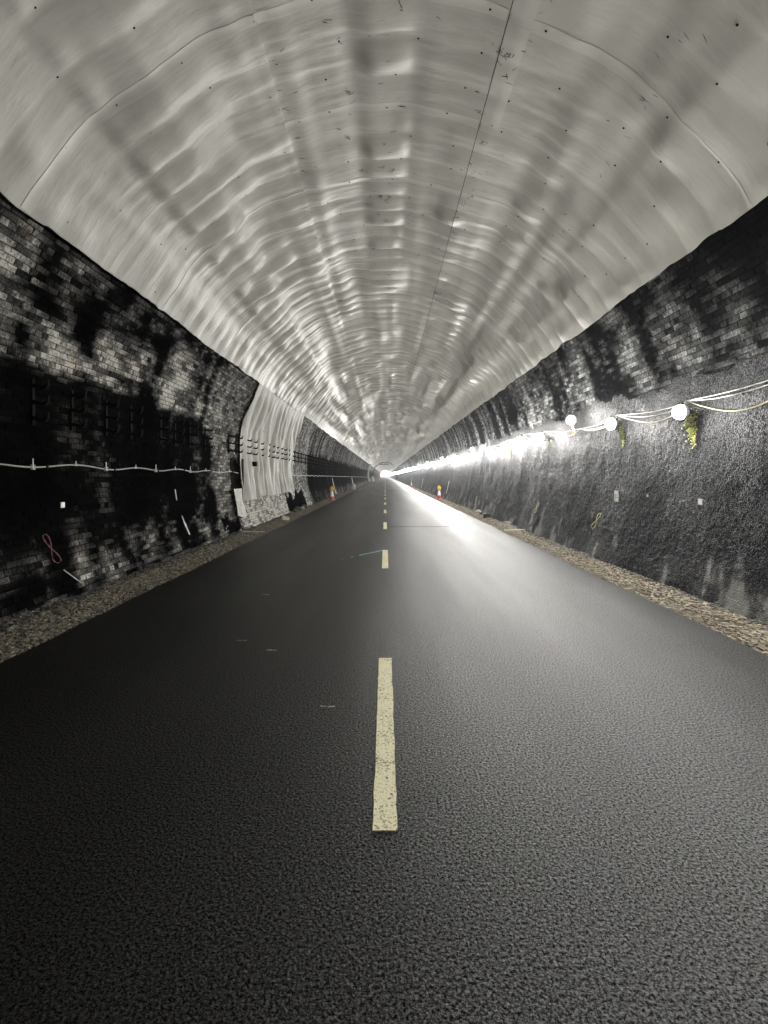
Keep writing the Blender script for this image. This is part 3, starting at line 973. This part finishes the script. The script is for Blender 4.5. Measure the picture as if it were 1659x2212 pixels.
clipm = mesh('cable_tie', clipV, clipF); clips = mesh('cable_tie', [(x, y, z * .5) for x, y, z in clipV], clipF)
for i, y in enumerate([5.8, 6.6, 7.3, 8.2, 8.9, 9.75, 10.5, 11.4, 12.3, 13.1]):
    o = link('cable_tie', clipm if i % 2 == 0 else clips, M['tie'])
    o.location = tuple(wpos(-1, y, s_at(cable_h(y)), .062))
    tag(o, '%s white cable tie counted from the left edge, %s one on the grey cable' % (ordn[i], 'tall' if i % 2 == 0 else 'short'), 'cable tie', 'white ties on the left wall cable')
for i, y in enumerate([6.05, 7.55, 9.0, 10.2, 11.8]):
    p = wpos(-1, y, s_at(cable_h(y)), .04)
    V, F = box_geo(-.03, .025, -.014, .014, -.03, .03)
    o = link('cable_clamp', mesh('cable_clamp', V, F), M['black_iron']); o.location = tuple(p)
    tag(o, 'black clamp holding the grey cable, %s from the left edge' % ordn[i], 'clamp', 'black clamps on the left wall cable')

# ---------------------------------------------------------------- string of lamps on the right wall
LSP = 1.945
def lamp_pos(k):
    y = 6.58 + LSP * k + (.06 * math.sin(k * 2.3) if k > 0 else 0)
    h = [2.34, 2.39, 2.66, 2.46, 2.54, 2.50, 2.46, 2.42][k] if 0 <= k < 8 else 2.45 + .05 * math.sin(k * 1.9)
    x = 3.90
    if k % 6 == 2: h = 2.66; x = 3.90
    return x, y, h
def make_lamp():
    t = empty('bulkhead_lamp')
    # local +Z looks away from the wall
    V, F = lathe_geo([(.075, -.07), (.105, -.06), (.128, -.01), (.132, .022), (.118, .024), (.110, .0)], 16)
    link('lamp_body', mesh('lamp_body', V, F), M['lampbody'], t, smooth=True)
    V, F = lathe_geo([(.108, .004), (.114, .035), (.108, .075), (.082, .112), (.045, .134), (.012, .14)], 12)
    link('diffuser', mesh('diffuser', V, F), M['glow'], t, smooth=True)
    V, F = box_geo(-.02, .02, .10, .155, -.05, -.02)
    link('hanger', mesh('hanger', V, F), M['black_iron'], t)
    return t
lm = make_lamp()
base_rot = Matrix(((0, 0, -1), (1, 0, 0), (0, 1, 0))).transposed()
def lamp_matrix(k):
    x, y, h = lamp_pos(k)
    # normal away from the wall, tipped down and slightly towards the viewer; each hangs a little differently
    rr = random.Random(k * 31 + 5)
    N = Vector((-1, -.20 + rr.uniform(-.12, .12), -.12 + rr.uniform(-.10, .10)))
    if k % 6 == 2: N = Vector((-1, -.15, -.05))
    N.normalize()
    Yv = Vector((0, 0, 1)); Xv = Yv.cross(N).normalized(); Yv = N.cross(Xv)
    return Matrix(((Xv.x, Yv.x, N.x, x), (Xv.y, Yv.y, N.y, y), (Xv.z, Yv.z, N.z, h), (0, 0, 0, 1))) @ Matrix.Scale(.78, 4)
lamp_labels = {
    0: 'glowing white lamp nearest the right edge, big yellow algae patch below it',
    1: 'second glowing lamp from the right edge, small algae patch below it',
    2: 'glowing lamp mounted higher than the cable with a looped flex below it',
    3: 'first glowing lamp left of the raised lamp on the right wall',
    4: 'second glowing lamp left of the raised lamp on the right wall',
    5: 'third glowing lamp left of the raised lamp on the right wall',
    6: 'fourth glowing lamp left of the raised lamp on the right wall',
    7: 'fifth glowing lamp left of the raised lamp, just before the second raised one',
    8: 'second raised lamp along the right wall, smaller and farther off',
}
first = True
KMAX = int((Y_END - 8) / LSP)
for k in range(-4, KMAX):
    o = lm if first else copy_tree(lm); first = False
    o.matrix_world = lamp_matrix(k)
    lab = lamp_labels.get(k, 'one of the far small lamps merging into a bright white line on the right wall' if k > 8 else 'lamp of the same string on the right wall beside or behind the viewer')
    tag(o, lab, 'lamp', 'string of lamps along the right wall')

# flexes between the lamps
def flex(name, k0, k1, sagf, dh, off, r, mat, label, step=10):
    pts = []
    rr = random.Random(int(dh * 1000) + 3)
    for k in range(k0, k1):
        x0, y0, h0 = lamp_pos(k); x1, y1, h1 = lamp_pos(k + 1)
        if k % 6 == 2: h0 = 2.46; x0 = 3.99
        if (k + 1) % 6 == 2: h1 = 2.46; x1 = 3.99
        a = h0 + .15; b = h1 + .15
        if k % 6 == 2: a = h0 + .02
        if (k + 1) % 6 == 2: b = h1 + .02
        sg = sagf * rr.uniform(.6, 1.3)
        if sagf > .12 and k % 3 == 2: sg *= 1.4
        for j in range(step):
            u = j / step
            w = wpos(1, y0 + (y1 - y0) * u, s_at(a + (b - a) * u), .0)
            bow = min(1, 4 * u * (1 - u) * 1.5)
            xx = (x0 + (x1 - x0) * u + .06) * (1 - bow) + (w[0] - .045 - off) * bow
            pts.append((xx, y0 + (y1 - y0) * u, a + (b - a) * u - sg * 4 * u * (1 - u) + dh * bow))
    return tag(tube(name, pts, r, mat, sides=5), label, 'cable')
flex('lamp_flex', -4, 60, .05, .02, .0, .0062, M['pale_cable'], 'upper pale cable strung almost straight between the lamps on the right wall')
flex('lamp_flex', -4, 2, .09, -.01, .02, .0065, M['pale_cable'], 'middle pale cable reaching the right edge beside the nearest lamp')
flex('lamp_flex', -4, 60, .19, .0, .03, .0062, M['yellow_cable'], 'slack yellowish cable sagging in loops between the lamps on the right wall')
x, y, h = lamp_pos(2)
for dx, lab in ((-.02, 'left yellow flex dropping from the raised lamp to the cable'), (.03, 'right yellow flex dropping from the raised lamp to the cable')):
    pts = [(x + .02, y + dx + .02 * math.sin(u * 5), h - .11 - .12 * u) for u in np.linspace(0, 1, 8)]
    tag(tube('lamp_drop_flex', pts, .007, M['yellow_cable']), lab, 'cable')
pts = [(x + .0, y - .06 + .055 * math.cos(a), h - .27 + .05 * math.sin(a)) for a in np.linspace(2.0, 8.2, 16)]
tag(tube('cable_loop', pts, .007, M['yellow_cable']), 'small coiled loop of yellow flex under the raised lamp', 'cable')

# algae growing where the lamps shine on the wall
def algae(k, w, hh, n, label):
    x, y, h = lamp_pos(k)
    V = []; F = []
    rr = random.Random(k + 50)
    for i in range(n):
        u = rr.random() ** 1.4; cy = y + .15 + .05 * math.sin(u * 5 + k) + rr.gauss(0, w) * (1.05 - .75 * u); ch = h - .03 - hh * u + rr.gauss(0, .03)
        r = rr.uniform(.006, .015)
        p = wpos(1, cy, s_at(ch), .034)
        o = len(V); m = 6
        V.append(tuple(p + np.array([-.010, 0, 0])))
        for e in range(m):
            a = 6.283 * e / m + rr.random() * .6; q = r * rr.uniform(.7, 1.2)
            V.append((p[0] + .006, p[1] + q * math.cos(a), p[2] + q * math.sin(a)))
        for e in range(m): F.append((o, o + 1 + e, o + 1 + (e + 1) % m))
    tag(link('algae_patch', mesh('algae_patch', V, F), M['algae']), label, 'algae')
algae(0, .085, .40, 230, 'yellow-green algae patch on the black wall below the nearest lamp')
algae(1, .055, .34, 120, 'yellow-green algae patch below the second lamp from the right edge')
algae(3, .05, .25, 24, 'faint algae patch under the first lamp left of the raised lamp')
algae(5, .05, .35, 40, 'narrow algae patch under the third lamp left of the raised lamp')
algae(9, .06, .4, 40, 'distant algae patch just past the second raised lamp')
algae(10, .06, .4, 40, 'farthest algae streak on the right wall under a small lamp')

# ---------------------------------------------------------------- marks and plates on the walls
def eight(side, y, h, hh, w, lean, mat, label):
    V = []; F = []
    N = 40
    for k in range(N + 1):
        a = 2 * math.pi * k / N
        big = 1.15 if math.cos(a) < 0 else .85
        yy = y + math.sin(2 * a) * w * big * .5 + lean * math.cos(a) * hh * .5
        zz = h + math.cos(a) * hh * .5
        t = (.008 if side < 0 else .008) * (1 + .4 * math.sin(k * 1.7))
        for e in (-1, 1):
            V.append(tuple(wpos(side, yy + e * t, s_at(zz + e * t * .4), .056 if side > 0 else .022)))
    for k in range(N): F.append((2 * k, 2 * k + 1, 2 * k + 3, 2 * k + 2))
    o = link('painted_number', mesh('painted_number', V, F), mat)
    sm = o.modifiers.new('t', 'SOLIDIFY'); sm.thickness = .002
    return tag(o, label, 'painted number')
eight(-1, 5.95, .63, .36, .11, -.34, M['redspray'], 'faded red spray-painted 8 low on the left wall')
eight(1, 9.35, .65, .30, .15, -.70, M['yellowspray'], 'thin yellow spray-painted 8 low on the right wall, the nearer one')
eight(1, 12.95, .66, .27, .17, -.60, M['yellowspray'], 'farther yellow spray-painted 8 low on the right wall')

plate = empty('number_plate')
p = wpos(1, 8.72, s_at(1.14), .062)
plate.location = tuple(p)
V, F = box_geo(-.006, .006, -.065, .065, -.092, .092)
link('plate', mesh('plate', V, F), M['plate'], plate)
cu = bpy.data.curves.new('digits', 'FONT'); cu.body = '34'; cu.size = .085; cu.align_x = 'CENTER'; cu.align_y = 'CENTER'; cu.extrude = .0008
to = bpy.data.objects.new('digits', cu); COL.objects.link(to)
dg = bpy.context.evaluated_depsgraph_get()
me = bpy.data.meshes.new_from_object(to.evaluated_get(dg)); bpy.data.objects.remove(to)
o = link('digits', me, M['ink'], plate)
o.matrix_local = Matrix(((0, 0, -1, -.008), (0, -1, 0, 0), (-1, 0, 0, 0), (0, 0, 0, 1)))
tag(plate, 'white plate with 34 written sideways in black on the right wall', 'sign')
V, F = box_geo(-.005, .005, -.035, .035, -.035, .035)
mk = mesh('wall_marker', V, F)
for side, y, h, lab in ((1, 6.4, 1.16, 'small white square marker on the coated wall near the right edge'), (-1, 6.3, 1.13, 'small white square marker low on the black left wall'),
                        (1, 7.7, 1.19, 'tiny white chip on the right wall between the plate and the square marker')):
    o = link('wall_marker', mk, M['plate']); o.location = tuple(wpos(side, y, s_at(h), .062 if side > 0 else .026))
    if 'chip' in lab: o.scale = (1, .35, .5)
    tag(o, lab, 'marker')
def drip(side, y, h0, h1, w, mat, label, cat='paint streak', lean=.0, off=.024, name='paint_streak', seed=1):
    rr = random.Random(seed); V = []; F = []; N = 14
    for k in range(N + 1):
        hh = h0 + (h1 - h0) * k / N
        ww = w * rr.uniform(.6, 1.1) * (1 if k not in (0, N) else .3)
        yy = y + lean * (k / N)
        V += [tuple(wpos(side, yy - ww, s_at(hh), off)), tuple(wpos(side, yy + ww, s_at(hh), off))]
    for k in range(N): F.append((2 * k, 2 * k + 1, 2 * k + 3, 2 * k + 2))
    o = link(name, mesh(name, V, F), mat)
    sm = o.modifiers.new('t', 'SOLIDIFY'); sm.thickness = .004; sm.offset = 0
    return tag(o, label, cat)
drip(-1, 9.75, 1.24, 1.02, .022, M['white_paint'], 'short bright white paint daub on the black left wall', seed=3)
drip(-1, 9.85, .72, .32, .035, M['whitespray'], 'dripping white lime streak low on the left wall under the paint daub', lean=.15, seed=4)
drip(-1, 6.05, .36, .14, .010, M['whitespray'], 'thin curved white chalk stroke at the foot of the left wall', lean=.25, seed=5)
# long white painted refuge edges seen far along
for side, y, h0, h1, w, lab in ((-1, 38.6, 1.35, .05, .22, 'white painted wall edge behind the cone on the left'),
                                (1, 31.6, 1.20, .35, .16, 'tall faded white painted strip behind the cone on the right wall'),
                                (1, 53.0, 1.25, .15, .22, 'second white painted strip farther along the right wall'),
                                (-1, 61.0, 1.30, .20, .4, 'second white painted wall edge far along the left wall'),
                                (1, 76.0, 1.25, .2, .25, 'third faint white strip on the right wall'),
                                (1, 100.0, 1.25, .2, .35, 'farthest white strip on the right wall near the lamp line'),
                                (-1, 24.5, .85, .6, .03, 'small white mark on the left wall before the cone')):
    drip(side, y, h0, h1, w, M['white_paint'], lab, 'painted strip', lean=.15, off=.03 if side < 0 else .07, name='painted_strip', seed=int(y))
# wide white post with a cross arm, far left
t = tag(empty('cable_riser', (0, 118, 0)), 'tall white cable riser following the curve of the far left wall', 'riser')
pts = [np.array(wpos(-1, 118, s, .15)) - np.array([0, 118, 0]) for s in np.linspace(.2, S_TOP + .3, 14)]
tube('riser_tube', pts, .22, M['white_paint'], t)
pts = [np.array(wpos(-1, 112 + 2 * k, s_at(4.2 - .09 * k), .15)) - np.array([0, 118, 0]) for k in range(12)]
tube('side_tube', pts, .12, M['white_paint'], t)
# two pale objects standing at the foot of the far left wall
for y, lab in ((55.0, 'short pale stump at the foot of the far left wall, nearer one'), (135.0, 'pale barrel-like block at the foot of the far left wall')):
    V, F = lathe_geo([(.16, 0), (.20, .05), (.17, .5), (.10, .62)], 12)
    if y > 100: V = [(a * 3, b * 3, c * 2.2) for a, b, c in V]
    o = link('pale_block', mesh('pale_block', V, F), M['white_paint'], smooth=True); o.location = (-3.45, y, -.03)
    tag(o, lab, 'block')

# steel arch gantry across the tunnel far away
G = 168.0
t = tag(empty('arch_gantry', (0, G, 0)), 'thin black steel arch gantry with a ladder-like top spanning the far tunnel', 'gantry')
def arch_pts(r, z0, a0, a1, n=20): return [(r * math.sin(a), 0, z0 + r * math.cos(a)) for a in np.linspace(a0, a1, n)]
tube('arch_beam', [(-3.85, 0, 0), (-3.95, 0, 1.2)] + arch_pts(3.95, ZC, -1.45, 1.45, 26) + [(3.95, 0, 1.2), (3.85, 0, 0)], .13, M['black_iron'], t)
tube('top_beam', [(-1.45, 0, ZC + 4.1), (1.0, 0, ZC + 4.1)], .08, M['black_iron'], t)
tube('lower_beam', [(-1.9, 0, ZC + 3.15), (1.5, 0, ZC + 3.15)], .14, M['black_iron'], t)
for xx in (-1.3, -.75, -.2, .35, .9):
    tube('upright', [(xx, 0, ZC + 3.15), (xx, 0, ZC + 4.1)], .09, M['black_iron'], t)

# ---------------------------------------------------------------- traffic cones
def cone(with_lamp, label, loc, amber=False, rot=0):
    t = tag(empty('traffic_cone', loc), label, 'traffic cone', 'traffic cones on the verges')
    t.rotation_euler = (0, 0, rot)
    bx = []
    V = []; F = []
    for k in range(8):
        a = math.pi / 8 + k * math.pi / 4; rr_ = .20 if k % 2 else .195
        V.append((rr_ * math.cos(a), rr_ * math.sin(a), 0)); 
    for k in range(8): V.append((V[k][0] * .93, V[k][1] * .93, .035))
    F = [tuple(range(8))[::-1], tuple(range(8, 16))] + [(k, (k + 1) % 8, 8 + (k + 1) % 8, 8 + k) for k in range(8)]
    link('base', mesh('base', V, F), M['red'], t)
    for k in range(4):
        a = k * math.pi / 2 + .3
        V, F = box_geo(-.03, .03, -.02, .02, 0, .02)
        f = link('foot', mesh('foot', V, F), M['sleeve'], t); f.location = (.215 * math.cos(a), .215 * math.sin(a), 0); f.rotation_euler = (0, 0, a)
    V, F = lathe_geo([(.145, .03), (.135, .05), (.108, .235)], 20)
    link('cone_body', mesh('cone_body', V, F), M['red'], t, smooth=False)
    V, F = lathe_geo([(.111, .232), (.067, .53)], 20)
    link('reflective_sleeve', mesh('reflective_sleeve', V, F), M['sleeve'], t, smooth=False)
    if with_lamp:
        V, F = lathe_geo([(.066, .528), (.050, .62), (.045, .63)], 16)
        link('cone_tip', mesh('cone_tip', V, F), M['amber'] if amber else M['red'], t)
        l = empty('warning_lamp', (0, 0, 0)); bpy.data.objects.remove(l)
        # round lens standing on the tip, facing the viewer
        V, F = lathe_geo([(.085, -.05), (.115, -.035), (.120, .0), (.115, .035), (.085, .05)], 18)
        V = [(a, c, b + .69) for a, b, c in V]
        lo = link('warning_lamp', mesh('warning_lamp', V, F), M['amber'] if amber else M['yellow_case'], t, smooth=True)
        V, F = lathe_geo([(.08, -.065), (.085, -.045)], 16)
        V = [(a, c, b + .68) for a, b, c in V]
        link('lens', mesh('lens', V, F), M['amber'], lo)
        pts = [(.075 * math.cos(a), 0, .79 + .075 * math.sin(a)) for a in np.linspace(-.3, math.pi + .3, 12)]
        tube('handle', pts, .016, M['yellow_case'] if not amber else M['amber'], lo)
    else:
        V, F = lathe_geo([(.067, .528), (.035, .735), (.025, .745)], 18)
        link('cone_tip', mesh('cone_tip', V, F), M['sleeve'], t)
    return t
cone(True, 'red and white cone with round amber lamp on the left verge', (-3.30, 31.0, .0), True, .3)
cone(True, 'red and white cone with yellow handled lamp on the right verge', (3.53, 32.7, .0), False, .1)
cone(False, 'small distant red and white cone without a lamp on the right', (3.40, 64.8, .0), False, .5)

# ---------------------------------------------------------------- loose things on the verges
V, F = box_geo(-.30, .30, -.03, .03, 0, .03)
o = link('timber_batten', mesh('timber_batten', V, F), M['wood']); o.location = (3.52, 13.5, .02); o.rotation_euler = (0.05, 0, .12)
tag(o, 'pale timber batten lying on the right gravel verge', 'batten')
V, F = box_geo(-.10, .10, -.07, .07, 0, .17)
V = [(a * (1 - c * .6), b, c) for a, b, c in V]
o = link('dark_block', mesh('dark_block', V, F), M['black_rubber']); o.location = (3.57, 17.6, .0); o.rotation_euler = (0, 0, .2)
tag(o, 'small dark square block on the right verge', 'block')
V, F = box_geo(-.12, .12, -.06, .06, 0, .14)
V = [(a, b, c * (1 - a * 1.5)) for a, b, c in V]
o = link('broken_block', mesh('broken_block', V, F), M['wood']); o.location = (-3.38, 16.9, .0); o.rotation_euler = (0, .1, .5)
tag(o, 'pale broken block on the left verge below the hanging sheet', 'block')
V, F = box_geo(-.28, .28, -.02, .02, 0, .02)
o = link('thin_stick', mesh('thin_stick', V, F), M['wood']); o.location = (-3.45, 13.1, .03); o.rotation_euler = (0, .05, .25)
tag(o, 'thin pale stick on the dark left verge', 'stick')
# rubble fallen at the foot of both walls
def rock(r, seed):
    rr = random.Random(seed)
    V = []; F = []
    rings = 5; seg = 8
    for i in range(rings + 1):
        ph = math.pi * i / rings
        for j in range(seg):
            a = 2 * math.pi * j / seg; q = r * rr.uniform(.75, 1.15)
            V.append((q * math.sin(ph) * math.cos(a), q * math.sin(ph) * math.sin(a), q * .7 * math.cos(ph)))
    for i in range(rings):
        for j in range(seg): F.append((i * seg + j, (i + 1) * seg + j, (i + 1) * seg + (j + 1) % seg, i * seg + (j + 1) % seg))
    return mesh('rock', V, F)
darkrock = simple('sooty_rock', (.05, .048, .045), .7, noise=.5, nscale=15); palerock = simple('pale_rock', (.34, .32, .28), .8, noise=.4, nscale=15)
rk = [rock(.16, s) for s in range(3)]
for m in rk: pass
spots = [(-3.72, 20.6, .8, 0, 'dark rock at the foot of the left wall, nearest of the rubble past the sheet'), (-3.75, 21.4, 1.1, 0, 'largest dark rock in the rubble past the hanging sheet'),
         (-3.66, 22.2, .7, 1, 'pale rock between dark ones at the foot of the left wall'), (-3.74, 23.0, 1.0, 0, 'farther dark rock at the foot of the left wall'),
         (3.74, 18.9, 1.1, 0, 'dark rock against the foot of the right wall behind the block'), (3.60, 18.2, .7, 1, 'pale rock beside the dark block on the right verge'),
         (3.68, 19.8, .9, 1, 'pale rock farther along the right verge'), (3.72, 15.2, .6, 1, 'small pale rock by the right wall past the batten')]
for i, (x, y, sc, pale, lab) in enumerate(spots):
    me = rk[i % 3].copy(); me.materials.append(palerock if pale else darkrock)
    o = link('rock', me); o.location = (x, y, .05); o.scale = (sc, sc, sc * 1.2); o.rotation_euler = (0, 0, i * 1.1)
    tag(o, lab, 'rock', 'rubble at the wall feet')

# thin scattering volume added for a soft glow around the lamps
V, F = box_geo(-4.25, 4.25, Y_BACK + .05, Y_END - .5, -1.1, 6.45)
hm = bpy.data.materials.new('lamp_glow_haze'); hm.use_nodes = True
hn = hm.node_tree.nodes; hn.clear()
ho = hn.new('ShaderNodeOutputMaterial'); hv = hn.new('ShaderNodeVolumePrincipled')
hv.inputs['Color'].default_value = (.9, .92, .95, 1); hv.inputs['Density'].default_value = .0010
hv.inputs['Anisotropy'].default_value = .8
hm.node_tree.links.new(hv.outputs[0], ho.inputs['Volume'])
tag(link('lamp_glow_haze', mesh('lamp_glow_haze', V, F), hm), kind='stuff')
